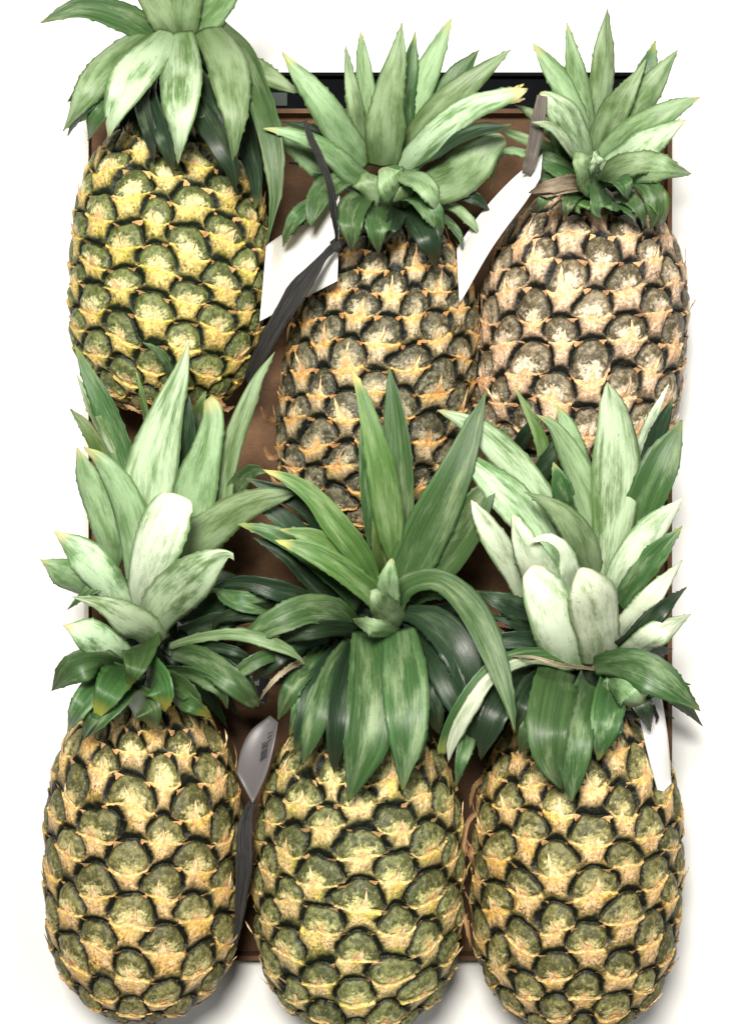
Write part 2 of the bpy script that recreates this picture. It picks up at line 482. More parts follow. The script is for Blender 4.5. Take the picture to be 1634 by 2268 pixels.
# ------------------------------------------------------------------ crown leaves
# every leaf: blade kind, height class, layer, then x,y,width from its foot to its tip
ZC = {'i': (400, 560, 590), 'u': (360, 470, 500), 'd': (395, 560, 500), 's': (350, 430, 400), 'b': (290, 330, 300),
      'o': (340, 400, 330)}
CORE = MAT['p']
def make_crown(center, top, leaves, fillers, seed, parent, origin):
    rnd = random.Random(seed)
    cx, cy = center
    # the short fleshy core the leaves grow from
    n, rings = 24, 7
    p0 = np.array(W(*top)); p1 = np.array(W(cx, cy, 395))
    vs, fs = [], []
    for i in range(rings):
        t = i / (rings - 1)
        c = p0 * (1 - t) + p1 * t
        r = 52 * (1 - t) ** .7 * (1 - .25 * t) + 12 * (1 - t) + 3
        for k in range(n):
            a = 2 * math.pi * k / n
            ax = (p1 - p0) / np.linalg.norm(p1 - p0)
            e1 = np.cross(ax, [0.1, 0.2, 1.0]); e1 /= np.linalg.norm(e1); e2 = np.cross(ax, e1)
            vs.append((c + (e1 * math.cos(a) + e2 * math.sin(a)) * r * (1 + .06 * math.sin(5 * a + i))) * K - np.array(origin))
    for i in range(rings - 1):
        for k in range(n):
            fs.append((i * n + k, i * n + (k + 1) % n, (i + 1) * n + (k + 1) % n, (i + 1) * n + k))
    fs.append(tuple(range((rings - 1) * n, rings * n)))
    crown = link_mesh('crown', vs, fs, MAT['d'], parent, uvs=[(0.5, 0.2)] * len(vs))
    for idx, line in enumerate([l for l in leaves.strip().splitlines() if l.strip() and not l.strip().startswith('#')]):
        tk = line.split()
        kind, zc, layer = tk[0], tk[1], float(tk[2])
        opts = {k: float(v) for k, v in (q.split('=') for q in tk[3:] if '=' in q)}
        pts = []
        for q in tk[3:]:
            if '=' in q: continue
            v = [float(a) for a in q.split(',')]
            pts.append(v if len(v) == 3 else v + [1.0])
        z = [a + 9 * layer for a in ZC[zc]]
        if 'zb' in opts: z[0] = opts['zb']
        if 'zm' in opts: z[1] = opts['zm']
        if 'zt' in opts: z[2] = opts['zt']
        convex = kind in 'pwm'
        v, f, uv = blade(pts, z, seed * 100 + idx, convex, origin, roll=opts.get('r'), fold=opts.get('c'))
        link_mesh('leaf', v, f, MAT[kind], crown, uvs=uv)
    for a0, a1, cnt, l0, l1 in fillers:  # added dark leaves blacken the gaps that lie in shade
        for k in range(cnt):
            a = math.radians(a0 + (a1 - a0) * (k + rnd.uniform(.1, .9)) / cnt)
            ln = rnd.uniform(l0, l1); w = rnd.uniform(30, 50)
            bend = rnd.uniform(-.35, .35)
            p = []
            for t, ww in ((0, .7), (.3, 1), (.6, .85), (.85, .4), (1, .03)):
                aa = a + bend * t
                p.append([cx + math.cos(aa) * (18 + ln * t), cy - math.sin(aa) * (18 + ln * t) + 30 * t * t, w * ww])
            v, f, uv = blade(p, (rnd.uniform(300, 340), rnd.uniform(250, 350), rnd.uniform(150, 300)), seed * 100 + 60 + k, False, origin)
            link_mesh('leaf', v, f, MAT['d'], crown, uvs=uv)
    return crown

PAL_Y = dict(eye=(.075,.095,.03), eye2=(.16,.19,.06), blot=(.88,.80,.42), warm=(.84,.47,.19), frost=(.45,.45,.26), rim=(.008,.014,.006),
             ridge=(.96,.70,.20), fan=(.84,.62,.22), side=(.15,.15,.03), spine=(.92,.70,.36), patch=(.85,.98,.5))
PAL_P = dict(eye=(.055,.052,.03), eye2=(.15,.14,.085), blot=(.62,.54,.36), warm=(.86,.42,.15), frost=(.60,.55,.44), rim=(.006,.008,.005),
             ridge=(.90,.54,.19), fan=(.74,.58,.38), side=(.13,.11,.045), spine=(.92,.64,.36), patch=(.95,.88,.6))
PAL_W = dict(eye=(.10,.082,.048), eye2=(.27,.22,.14), blot=(.93,.80,.62), warm=(.90,.48,.24), frost=(.72,.64,.52), rim=(.010,.011,.008),
             ridge=(.94,.64,.36), fan=(.92,.66,.48), side=(.25,.18,.11), spine=(.95,.72,.46), patch=(1.0,.84,.72))
PAL_C = dict(eye=(.085,.085,.03), eye2=(.21,.20,.075), blot=(.74,.66,.32), warm=(.88,.48,.21), frost=(.50,.46,.32), rim=(.008,.010,.006),
             ridge=(.95,.66,.27), fan=(.90,.60,.32), side=(.17,.15,.04), spine=(.95,.72,.42), patch=(1.0,.92,.5))
PAL_G = dict(eye=(.085,.095,.036), eye2=(.20,.215,.085), blot=(.78,.74,.34), warm=(.88,.52,.22), frost=(.50,.49,.33), rim=(.008,.011,.006),
             ridge=(.96,.72,.32), fan=(.90,.66,.34), side=(.16,.17,.045), spine=(.95,.75,.44), patch=(.92,1.0,.5))

C1 = """
d b 6 360,130,50 290,190,60 225,235,50 175,270
d b 5 380,140,50 320,210,60 290,270,46 275,310
d b 5 400,140,50 400,210,60 410,270,46 420,300
d b 6 380,110,50 280,150,60 200,195,50 150,225
# pale blades hanging down over the shoulder
m d 3 c=.12 r=4 380,70,50 330,120,76 284,180,76 258,235,52 246,275,24 241,307
p d 1 330,70,50 240,140,64 190,205,52 140,290
m d 4 c=.14 r=-3 395,70,60 398,130,82 399,182,84 397,246,66 396,290,42 395,335,16 394,366
p d 4 c=.12 460,60,60 500,130,80 512,182,76 521,246,52 520,305,28 517,367
g d 2 480,60,40 535,120,50 562,182,50 585,246,50 604,333,44 610,421,28 603,480,12 590,545
d s 5 zm=440 zt=360 440,90,40 500,170,44 534,250,44 553,333,42 566,392,30 568,440,14 564,467
d d -2 380,140,40 428,215,46 464,275,46 497,333,44 517,380,28 521,428
d d -2 340,160,40 330,210,40 352,270,38 374,333,32 384,386
d d -3 330,170,40 318,220,36 330,280,32 338,330,18 340,362
d d -4 400,160,40 428,235,34 452,290,24 470,325
d d -4 400,130,40 450,190,44 490,250,36 505,310,20 512,350
g d -1 300,140,40 250,215,44 212,265,38 195,312
d d -3 280,150,40 220,210,44 180,250,38 150,300
p u 0 450,110,40 520,130,46 580,160,44 640,195,18 665,205
p u 2 395,90,60 360,20,70 310,-60,50 260,-150
p u 3 400,90,60 405,10,70 420,-80,50 430,-170
p u 2 410,90,60 470,20,66 520,-50,50 590,-120
g u 1 370,90,50 270,40,60 180,20,44 90,50
"""  # first four dark leaves added for the black shadow above the shoulder
C2 = """
n i 4 zb=510 zm=512 zt=505 1128,212,22 1146,206,18 1168,196,3
n i 4 zb=505 zm=508 zt=500 1122,224,14 1142,224,10 1162,218,2
n i 4 zb=508 zm=512 zt=520 1132,202,10 1150,192,6 1160,186,2
p u -1 830,350,40 812,270,46 806,190,40 800,110,20 798,70
g u -1 870,350,40 876,260,46 878,180,40 874,110
g u -1 900,350,40 960,250,50 1015,170,46 1060,110
p u -1 800,360,40 742,290,40 700,215,30 670,160
p i 3 c=.14 r=-3 848,372,62 851,330,76 853,285,82 856,235,66 866,180,54 880,120,34 890,50
p i 1 r=8 810,372,50 786,338,62 752,290,64 722,245,58 690,202,46 660,165,32 625,115
p u 1 812,360,34 804,320,36 792,270,36 784,220,32 774,160,20 765,100
g u 2 878,350,40 890,290,44 892,220,42 905,150,34 920,70
p u 3 880,350,40 905,270,50 925,210,54 950,150,50 985,70,20 1000,40
p u 5 886,355,40 925,300,50 975,243,58 1030,192,50 1080,150,30 1130,110
m i 2 r=-6 880,385,44 925,335,56 985,280,58 1045,238,48 1110,215,36 1150,205,20 1166,200
d i 1 900,375,18 960,345,22 1010,312,28 1065,288,28 1110,282,14 1135,275
p u 4 c=.12 r=-5 905,418,46 950,412,74 1000,396,88 1045,362,84 1085,325,56 1115,308,26 1119,305
p i 1 r=5 822,405,42 785,383,50 745,350,42 700,316,32 645,296,24 610,288,12 582,284
p u 2 755,405,44 722,375,54 688,350,50 645,320,34 612,302,14 588,291
g d 4 r=6 zm=530 788,398,12 748,404,38 716,424,50 697,460,38 690,485,18 688,502
g d 0 zm=500 zt=420 720,440,14 690,455,36 655,485,34 636,515,20 627,547
g d 3 830,437,14 800,443,48 783,468,62 778,505,44 778,535,20 778,558
g d 2 c=.12 848,440,46 836,462,60 834,500,50 836,530,28 838,562
d d 0 890,455,40 872,485,36 860,515,20 850,540
p d 7 c=.14 860,366,30 890,384,36 928,396,46 955,425,40 968,455,20 973,480
g d 4 885,432,30 925,438,48 955,468,44 972,500,22 976,522
d d 2 zt=470 890,462,30 925,485,48 950,530,46 961,565,24 960,592
p d 5 c=.14 zb=440 zm=560 zt=560 892,452,50 884,422,76 866,392,66 848,370,18
p d 3 c=.14 zb=420 zm=530 zt=520 905,470,50 905,440,70 890,412,60 872,392,16
p d 3 c=.14 zb=420 zm=530 zt=520 800,460,40 812,430,60 812,402,50 806,382,14
d s 4 950,432,24 1005,424,26 1050,438,24 1084,466
p s 1 965,448,16 1005,460,20 1040,490,20 1062,524
g s 0 960,470,16 990,490,18 1015,520,16 1025,550
d s 2 800,375,30 745,322,28 690,288,22 620,268
d s 1 790,425,26 735,400,26 690,372,24 640,360
g s 1 zt=360 740,430,30 690,460,36 650,500,20 640,540
"""
C3 = """
m i 4 c=.16 r=4 1310,372,34 1295,335,54 1274,296,64 1250,256,62 1224,226,40 1203,212,22 1193,210,10
p u 2 1316,345,30 1300,300,40 1275,240,44 1245,185,46 1215,140,36 1180,95
p u 1 1316,330,28 1302,270,34 1283,190,46 1268,120,30 1255,50
p u 0 1320,320,30 1328,240,44 1336,170,52 1340,100,40 1345,20
p u 4 1320,352,40 1328,305,50 1350,258,60 1378,212,46 1410,165,20 1430,130
p u 3 1340,330,36 1385,275,56 1425,215,60 1460,165,40 1500,110
g u 2 1345,330,34 1400,240,50 1430,160,44 1450,90
p u 6 r=-6 1326,368,42 1352,335,52 1398,292,58 1448,262,54 1500,235,34 1550,215
m u 7 c=.2 r=4 1336,392,44 1358,366,60 1392,344,70 1432,318,60 1480,285,34 1520,265
p i 5 c=.10 zb=480 zm=600 zt=610 1306,412,62 1308,380,70 1300,352,60 1296,340,34
m i 6 c=.08 zb=520 zm=615 zt=625 1316,392,36 1322,365,34 1318,345,12 1314,335
p d 4 1320,400,40 1360,375,52 1405,362,44 1450,356,40 1500,360
p d 5 1370,385,30 1415,372,56 1460,370,52 1510,380,20 1530,385
g d 4 1335,405,20 1368,400,40 1386,418,30 1392,446
g d 2 1360,402,30 1405,395,36 1438,415,38 1450,455,34 1448,485,18 1438,508
y d 1 1380,405,30 1430,420,44 1462,455,40 1468,500
g d 0 1345,440,40 1385,440,34 1412,460,26 1424,485,14 1424,506
g d -1 1340,450,40 1375,455,30 1400,475,20 1408,498
g d 3 1300,432,14 1272,432,28 1258,450,26 1251,486
g d 2 1260,412,14 1225,424,32 1202,445,22 1187,474
g d 1 c=.1 1340,415,90 1335,440,80 1330,462,40 1328,480
y d 0 c=.1 1300,430,60 1292,445,50 1286,458,30 1282,472
b d 6 1312,416,14 1270,404,26 1225,410,26 1190,420,12 1170,427
b d 5 1318,420,8 1260,422,10 1210,432,8 1180,428
p s 4 1280,340,30 1232,300,30 1185,254,26 1140,232
p s 3 1290,385,34 1245,345,32 1195,320,24 1140,298,20 1108,284
p s 1 1255,375,24 1210,352,22 1165,337,20 1125,332,16 1098,352,10 1086,420
g u 1 1312,398,40 1280,360,58 1250,320,50 1226,280,24 1215,260
m i 5 1300,372,16 1272,338,24 1242,298,22 1212,276,16 1176,270
g s 5 1300,405,40 1250,378,42 1205,352,34 1160,330
g s 3 1290,410,36 1230,395,30 1190,390,20 1160,395
"""
C4 = """
n u 5 zb=510 zm=514 zt=514 476,915,18 480,897,14 472,880,3
y u 3 442,965,14 438,928,24 445,895,18 456,866,3
m u 3 c=.12 r=-4 348,1260,70 325,1170,106 330,1070,112 348,985,94 372,905,64 398,835,38 419,756
d u -1 400,1120,40 412,1020,38 414,930,34 404,835
p u 4 c=.12 392,1240,80 415,1150,94 434,1065,88 455,1000,64 470,935,48 468,900,36 458,884,20
p u 2 460,1240,44 488,1150,42 500,1060,38 520,970,40 545,900,36 575,832,20 609,779
p u 5 r=-8 395,1250,66 440,1196,82 505,1142,70 570,1110,50 620,1098,30 664,1091
g u -1 505,1140,30 525,1075,38 560,1042,28 594,1046
w i 5 c=.16 r=5 312,1362,36 316,1305,70 332,1240,92 354,1180,100 376,1132,88 396,1108,62 402,1098,40
m i 7 c=.2 r=-6 330,1395,66 362,1345,92 403,1302,94 445,1266,74 486,1237,38 508,1230,14 519,1241
p u 4 r=6 302,1310,44 298,1210,62 284,1135,70 258,1072,58 222,1020,32 186,990
p u 2 255,1262,14 246,1215,58 226,1140,66 196,1065,56 170,990
g u 1 300,1110,20 284,1045,46 258,965,56 226,885,46 194,822,26 165,762
m u 0 275,1090,14 252,1015,20 226,955,22 200,900,20 170,830
y u 2 262,1105,24 240,1045,32 216,990,30 186,940,22 155,905
g u 0 390,855,20 368,802,18 345,774,14 316,758
y u 1 332,968,14 326,925,14 316,875,12 303,824
m u 3 r=8 295,1375,40 256,1322,62 220,1275,78 180,1225,66 120,1175
m i 5 350,1428,60 325,1400,70 288,1375,66 248,1348,44 208,1332,22 160,1322
m i 3 295,1475,40 262,1450,58 225,1422,66 188,1400,54 140,1385
p u 2 230,1330,50 190,1300,60 140,1270,60 90,1240
t d 6 c=.12 r=3 322,1418,84 312,1444,72 300,1480,42 290,1506,18 285,1524
t d 4 c=.12 285,1472,50 262,1500,72 238,1538,54 222,1570,28 211,1596
g d 1 305,1500,40 262,1550,52 222,1592,38 193,1632
t d 4 c=.12 325,1478,70 345,1502,76 358,1538,52 365,1577
t d 2 c=.12 285,1532,40 318,1558,66 335,1590,40 338,1618
t d 2 355,1495,50 395,1512,48 428,1540,34 447,1577
g d 4 370,1485,26 425,1492,32 472,1514,32 495,1540,20 503,1571
g d 5 380,1446,26 430,1452,44 475,1476,52 522,1514,50 555,1550,30 567,1566,10
p d 8 c=.2 372,1432,14 430,1414,18 500,1404,22 560,1410,26 622,1432,24 660,1456,10 678,1476
d d 3 395,1440,30 465,1432,22 530,1446,18 585,1482
d d 1 400,1460,40 480,1470,44 540,1510,36 575,1550
t d 1 360,1520,30 400,1545,40 440,1570,30 470,1590
g d 2 280,1480,40 222,1464,56 165,1480,60 115,1530
g d 0 260,1500,40 210,1530,52 170,1580,36 150,1620
g d -1 250,1520,30 215,1570,40 195,1610,20 185,1640
d s 8 410,1400,40 470,1378,40 520,1370,30 570,1375
d s 7 400,1380,60 460,1345,56 520,1330,40 580,1335
d s 4 390,1370,50 450,1310,50 500,1290,40 560,1300
p s 6 420,1370,30 460,1330,36 495,1300,26 530,1295
g s 3 290,1330,40 250,1290,40 210,1300,30 150,1350
"""
C5 = """
g u 5 870,1285,36 886,1180,52 888,1090,56 883,1000,54 875,920,42 868,860,22 862,811
y i 6 c=.16 r=-4 868,1246,10 868,1215,34 860,1150,60 846,1060,58 828,975,44 804,886,26 780,816
g u 6 826,1250,12 818,1150,26 810,1060,28 806,980,22 800,930
y u 4 845,1270,30 842,1200,34 838,1120,20 835,1060
g u 7 c=.14 r=-5 866,1330,54 905,1258,84 952,1160,92 1002,1060,72 1042,960,42 1076,867
g u 4 r=6 908,1310,60 968,1238,96 1022,1168,90 1062,1108,56 1105,1040
y i 4 r=6 834,1312,18 822,1272,32 792,1222,50 745,1162,54 695,1102,40 640,1062,24 582,1040
y i 0 835,1310,40 795,1262,44 745,1222,44 690,1188,34 618,1172
y i 5 c=.14 r=-5 868,1375,56 838,1330,46 795,1290,46 742,1250,46 680,1218,36 608,1196
g u 3 800,1335,40 725,1262,48 655,1208,42 590,1178,28 525,1160
d u 2 822,1325,50 790,1260,56 740,1182,56 680,1120,44 605,1084,28 542,1058
d u 0 790,1330,44 720,1250,46 660,1180,44 600,1130,34 532,1089
d u -1 770,1350,40 700,1290,46 640,1230,40 560,1190
p i 2 c=.10 852,1395,60 858,1330,50 860,1285,40 866,1245,14 868,1236
p i 6 c=.14 zb=450 zm=600 zt=640 892,1378,50 866,1362,56 842,1335,44 826,1305,12
g i 7 c=.2 868,1350,40 894,1303,46 938,1284,42 985,1292,46 1040,1345,56 1080,1420,54 1110,1500,38 1130,1570,18 1140,1623
g d 7 r=-5 785,1380,24 742,1353,50 680,1350,58 612,1378,52 560,1405,28 522,1431
d d 2 c=.2 870,1365,24 912,1360,34 962,1380,62 1005,1425,76 1030,1480,68 1030,1540,38 1005,1590
g d 9 c=.10 r=-3 884,1394,64 890,1440,78 896,1500,90 900,1580,86 900,1650,64 895,1710,28 891,1755
g d 7 c=.2 r=4 808,1398,50 820,1470,82 820,1550,92 810,1640,88 792,1712,48 772,1777
d d 4 792,1420,44 768,1480,46 752,1560,50 744,1640,40 740,1714
g d 3 780,1425,44 742,1480,50 715,1545,52 692,1615,44 670,1695
d d 1 760,1430,40 710,1500,42 682,1565,36 665,1625,26 654,1673
g d 0 740,1440,40 692,1500,38 664,1565,30 641,1632
g d -1 720,1440,40 665,1500,40 636,1548,34 615,1595
d d 0 900,1430,50 930,1500,50 958,1570,44 972,1628
g d 0 920,1560,30 932,1620,26 938,1672
g d 5 850,1500,30 858,1580,30 855,1650,16 852,1690
d d 5 745,1370,40 672,1326,42 600,1301,40 530,1288,22 469,1301
g d 3 660,1330,40 590,1338,44 520,1328,36 470,1303
d d 1 700,1355,40 640,1350,44 575,1352,40 520,1360,28 484,1372,16 470,1398
d d 4 800,1400,30 740,1390,36 670,1400,34 600,1430
g d 5 680,1440,30 600,1450,28 540,1480,28 490,1530
b d 4 690,1455,14 640,1480,10 600,1515,9 572,1556
p d 5 c=.08 880,1405,24 845,1398,40 815,1388,34 782,1376,10
g u 3 900,1335,30 950,1310,36 1010,1310,34 1060,1330
g d 4 1010,1600,20 1035,1620,36 1022,1680,28 1009,1743
d d 3 890,1400,40 960,1440,60 1000,1520,60 1040,1600,40 1050,1660
d d 1 730,1400,40 650,1420,44 590,1470,40 560,1510
"""
C6 = """
m u 6 c=.14 r=-4 1345,1335,40 1352,1235,66 1360,1165,88 1366,1090,100 1368,1010,98 1364,940,74 1354,885,46 1344,846
m u 4 c=.2 r=6 1275,1265,44 1228,1170,44 1195,1105,58 1152,1048,64 1108,1000,62 1058,953,46 1008,924,24 968,909
m u 6 c=.16 r=-4 1256,1295,50 1222,1230,60 1180,1160,74 1130,1102,78 1085,1060,58 1040,1020,30 997,990
w u 7 c=.14 1165,1325,40 1138,1262,52 1106,1210,54 1074,1158,40 1056,1130,22 1043,1107
w i 3 c=.10 1235,1345,60 1205,1290,72 1178,1240,64 1152,1185,38 1140,1155,18 1134,1138
w i 7 c=.22 r=5 1262,1488,98 1250,1430,102 1234,1380,100 1213,1330,90 1192,1288,66 1176,1266,40 1170,1260,18
w i 8 c=.22 r=-5 1335,1470,84 1331,1405,92 1322,1352,104 1309,1305,88 1295,1274,54 1284,1258,14
w i 6 c=.12 1275,1335,50 1262,1262,44 1248,1214,26 1212,1191,18 1168,1201
p i 2 1312,1300,40 1303,1250,54 1285,1198,62 1252,1148,48 1212,1115,26 1160,1089
p u 5 1347,1290,26 1330,1192,62 1302,1105,64 1274,1040,52 1248,985,40 1222,944,22 1187,918
p u 3 1304,1100,40 1276,1010,44 1254,945,34 1233,898
y u 3 1216,1100,30 1208,1020,32 1190,960,24 1166,907,16 1137,854
g u 2 1256,1170,34 1250,1110,42 1240,1068,38 1224,1023
w u 3 1400,1030,20 1424,972,22 1446,920,20 1480,850
d u 2 1410,1090,30 1440,990,36 1465,930,30 1490,880
g u 4 1370,1270,50 1402,1180,62 1434,1090,76 1470,1010,66 1510,930
w u 7 c=.2 1356,1318,40 1378,1266,58 1416,1210,64 1460,1158,52 1510,1105
g u 5 1366,1340,34 1404,1288,42 1452,1228,46 1510,1165
w d 7 c=.2 1358,1428,36 1378,1398,46 1412,1358,46 1455,1306,38 1510,1240
d d 6 1360,1440,40 1400,1410,40 1450,1360,40 1520,1300
w d 6 1372,1456,30 1410,1432,44 1460,1400,50 1530,1360
g d 8 c=.10 r=-6 1308,1476,36 1362,1470,58 1420,1482,76 1475,1515,64 1550,1575
p d 6 c=.3 1340,1495,40 1372,1518,60 1402,1545,58 1420,1565,40
g d 7 c=.14 r=-4 1240,1478,72 1228,1515,90 1214,1590,82 1212,1640,72 1218,1690,50 1232,1725,24 1243,1750
g d 5 c=.2 r=8 1300,1506,54 1288,1550,62 1277,1600,64 1270,1655,68 1267,1710,50 1264,1779
g d 3 1350,1500,50 1345,1570,64 1334,1630,46 1324,1686
g d 2 1370,1560,30 1360,1610,36 1345,1660
g d 6 c=.2 1290,1470,20 1220,1448,24 1150,1450,26 1090,1478,30 1042,1535,32 1005,1595,30 985,1640,24 976,1674,12
w d 8 c=.2 1260,1478,14 1190,1462,16 1130,1474,20 1078,1510,26 1034,1578,30 1003,1640,24 992,1690
d d 3 1210,1485,40 1140,1515,50 1098,1575,56 1076,1630,38 1064,1684
d d 2 1220,1490,40 1178,1535,64 1152,1590,42 1138,1627
g d 1 1210,1560,40 1175,1620,50 1150,1670
b d 8 c=.1 1320,1482,7 1240,1472,8 1180,1456,7 1120,1452
d s 8 1190,1372,40 1130,1342,48 1050,1308
d s 7 1195,1400,40 1140,1378,26 1080,1362
p s 5 1190,1390,20 1130,1370,22 1070,1372
d u 0 1140,1010,24 1165,960,26 1195,920
d u 1 1150,1130,30 1190,1060,36 1225,1000,30 1260,930
d u 1 1200,1180,40 1170,1120,50 1130,1040,44 1090,960,20 1070,930
g u 0 1080,1010,20 1100,970,26 1127,950
d s 6 1280,1440,50 1180,1420,40 1100,1420,30 1040,1450
d d 0 1380,1500,40 1420,1560,40 1440,1620
"""
fruits = [
 dict(label='yellow-green pineapple with glossy blades hanging over its shoulder, at the upper left of the tray', base=(358,912,212), top=(392,262,290), R=208, dv=48, ncol=9, m=-1, pal=PAL_Y,
      center=(395,95), leaves=C1, fill=[(200,340,7,120,190)], spine=.8),
 dict(label='slim dark pineapple with peach spines, lying between the two white card tags', base=(792,1190,205), top=(884,500,285), R=206, dv=52, ncol=10, m=2, pal=PAL_P,
      center=(855,425), leaves=C2, fill=[(190,350,8,60,110)], spine=1.1),
 dict(label='pale pinkish pineapple under a grey-ribboned white tag, at the upper right', base=(1252,1075,222), top=(1318,432,300), R=222, dv=58, ncol=10, m=1, pal=PAL_W,
      center=(1330,400), leaves=C3, fill=[(200,350,8,50,100)], spine=.95),
 dict(label='pineapple with broad whitish crown and yellow leaf tips, in the lower left corner', base=(322,2235,225), top=(318,1545,300), R=214, dv=60, ncol=9, m=-1, pal=PAL_C,
      center=(345,1420), leaves=C4, fill=[(-40,75,22,120,230),(180,350,8,80,160)], spine=.85),
 dict(label='pineapple with long drooping deep green crown, in the middle of the lower row', base=(790,2262,236), top=(800,1585,315), R=226, dv=54, ncol=9, m=1, pal=PAL_G,
      center=(850,1395), leaves=C5, fill=[(-30,30,8,150,240),(130,350,24,150,260),(30,80,6,180,260),(140,220,12,170,270)], spine=.95),
 dict(label='pineapple with two upright white paddle-shaped leaves, in the lower right corner', base=(1262,2262,234), top=(1290,1560,315), R=226, dv=57, ncol=10, m=1, pal=PAL_C,
      center=(1315,1460), leaves=C6, fill=[(-40,50,16,100,190),(110,350,24,130,250),(150,225,12,170,280)], spine=.8),
]

# ------------------------------------------------------------------ setting: counter and tray
def box_mesh(x0, y0, z0, x1, y1, z1, bev=0):
    v = [(x0,y0,z0),(x1,y0,z0),(x1,y1,z0),(x0,y1,z0),(x0,y0,z1),(x1,y0,z1),(x1,y1,z1),(x0,y1,z1)]
    f = [(0,3,2,1),(4,5,6,7),(0,1,5,4),(1,2,6,5),(2,3,7,6),(3,0,4,7)]
    return v, f
def px_box(name, x0, y0, x1, y1, z0, z1, mat, parent=None, origin=(0,0,0)):
    a = W(x0, y1, z1); b = W(x1, y0, z1)
    v, f = box_mesh(a[0]*K, a[1]*K, z0*K, b[0]*K, b[1]*K, z1*K)
    v = [tuple(np.array(p) - np.array(origin)) for p in v]
    return link_mesh(name, v, f, mat, parent, smooth=False)

mc, nt, bs = new_mat('white_counter')
tc = N(nt, 'ShaderNodeTexCoord').outputs['Object']
nt.links.new(mixc(nt, ramp(nt, noise(nt, tc, 6, 4), .35, .7), (.86,.86,.85), (.89,.89,.88)), bs.inputs['Base Color'])
bs.inputs['Roughness'].default_value = .5
v, f = box_mesh(-3, -3, -.03, 3, 3, -.0012)
tag(link_mesh('counter', v, f, mc, None, smooth=False), kind='structure')

def card_mat(name, a, b, sc_=30, rough=.8):
    m, nt, bs = new_mat(name)
    tc = N(nt, 'ShaderNodeTexCoord').outputs['Object']
    mp = N(nt, 'ShaderNodeMapping'); mp.inputs['Scale'].default_value = (1, 4, 1)
    nt.links.new(tc, mp.inputs[0])
    n1 = noise(nt, tc, sc_, 5, .6); n2 = noise(nt, mp.outputs[0], 220, 3, .6)
    c = mixc(nt, ramp(nt, n1, .35, .68), a, b)
    c = mixc(nt, ramp(nt, n2, .4, .75, 0, .35), c, tuple(x * .6 for x in a))
    nt.links.new(c, bs.inputs['Base Color'])
    bs.inputs['Roughness'].default_value = rough
    bump(nt, bs, n2, .3, .0006)
    return m
CARD = card_mat('brown_cardboard', (.105,.052,.024), (.19,.098,.046))
CARDW = card_mat('white_paper_edge', (.72,.68,.60), (.80,.77,.70))
BLACK = card_mat('black_shade', (.003,.004,.005), (.006,.007,.008), rough=.9)  # near-black for the strip that stands in for shade
BLACK.node_tree.nodes['Principled BSDF'].inputs['Specular IOR Level'].default_value = .08

TX0, TX1, TY0, TY1, TH_ = 196, 1478, 250, 2118, 46
to = W(837, 1184, 0); torg = (to[0]*K, to[1]*K, 0)
tray = empty('fruit_tray', torg)
tag(tray, 'shallow brown cardboard tray with low walls holding all the pineapples', 'tray')
# floor with flutes pressed into it
nx, ny = 130, 190
a = W(TX0, TY1, TH_); b = W(TX1, TY0, TH_)
xs_ = np.linspace(a[0], b[0], nx); ys_ = np.linspace(a[1], b[1], ny)
XX, YY = np.meshgrid(xs_, ys_)
ZZ = 2 + 5 * (fbm(XX / 120 + 50, YY / 120 + 50, 7) - .5) + 3 * (fbm(XX / 30 + 50, YY / 30 + 50, 8) - .5)
vv = np.stack([XX, YY, ZZ], -1).reshape(-1, 3) * K - np.array(torg)
nn = len(vv)
ff = [(i*nx+j, i*nx+j+1, (i+1)*nx+j+1, (i+1)*nx+j) for i in range(ny-1) for j in range(nx-1)]
link_mesh('tray_floor', vv, ff, CARD, tray)
for (x0, y0, x1, y1) in ((TX0-9, TY0-9, TX0, TY1+9), (TX1, TY0-9, TX1+9, TY1+9), (TX0, TY0-9, TX1, TY0), (TX0, TY1, TX1, TY1+9)):
    w = px_box('wall', x0, y0, x1, y1, -3, TH_, CARD, tray, torg)
    px_box('paper_edge', x0-.5, y0-.5, x1+.5, y1+.5, TH_+.2, TH_+3, CARDW if x1 == TX0 else CARD, w, torg)

ro = W(817, 205, 0); rorg = (ro[0]*K, ro[1]*K, 0)
shade_strip = empty('backing_shade_strip', rorg)  # added black strip in place of the shade behind the tray
tag(shade_strip, 'black strip added for the shade behind the top edge of the tray', 'shade_strip')
px_box('shade_strip_body', 184, 168, 1452, 240, -3, 34, BLACK, shade_strip, rorg)
px_box('shade_strip_lip', 184, 160, 1452, 168, -3, 60, BLACK, shade_strip, rorg)
mt, nt, bs = new_mat('clear_plastic_tab')
bs.inputs['Base Color'].default_value = (.05,.06,.055,1); bs.inputs['Roughness'].default_value = .7; bs.inputs['Specular IOR Level'].default_value = .15
px_box('label_holder', 600, 205, 636, 234, 34.5, 42, mt, shade_strip, rorg)

# ------------------------------------------------------------------ pineapples
for i, fd in enumerate(fruits):
    bx, by, bz = fd['base']
    o3 = W(bx, by, 0); org = (o3[0]*K, o3[1]*K, 0)
    root = empty('pineapple', org)
    tag(root, fd['label'], 'pineapple', 'pineapples lying crown up in the tray')
    make_rind(fd['base'], fd['top'], fd['R'], fd['dv'], fd['ncol'], fd['m'], 11 + i * 7, fd['pal'], root, org, fd['spine'])
    make_crown(fd['center'], fd['top'], fd['leaves'], fd['fill'], i + 3, root, org)

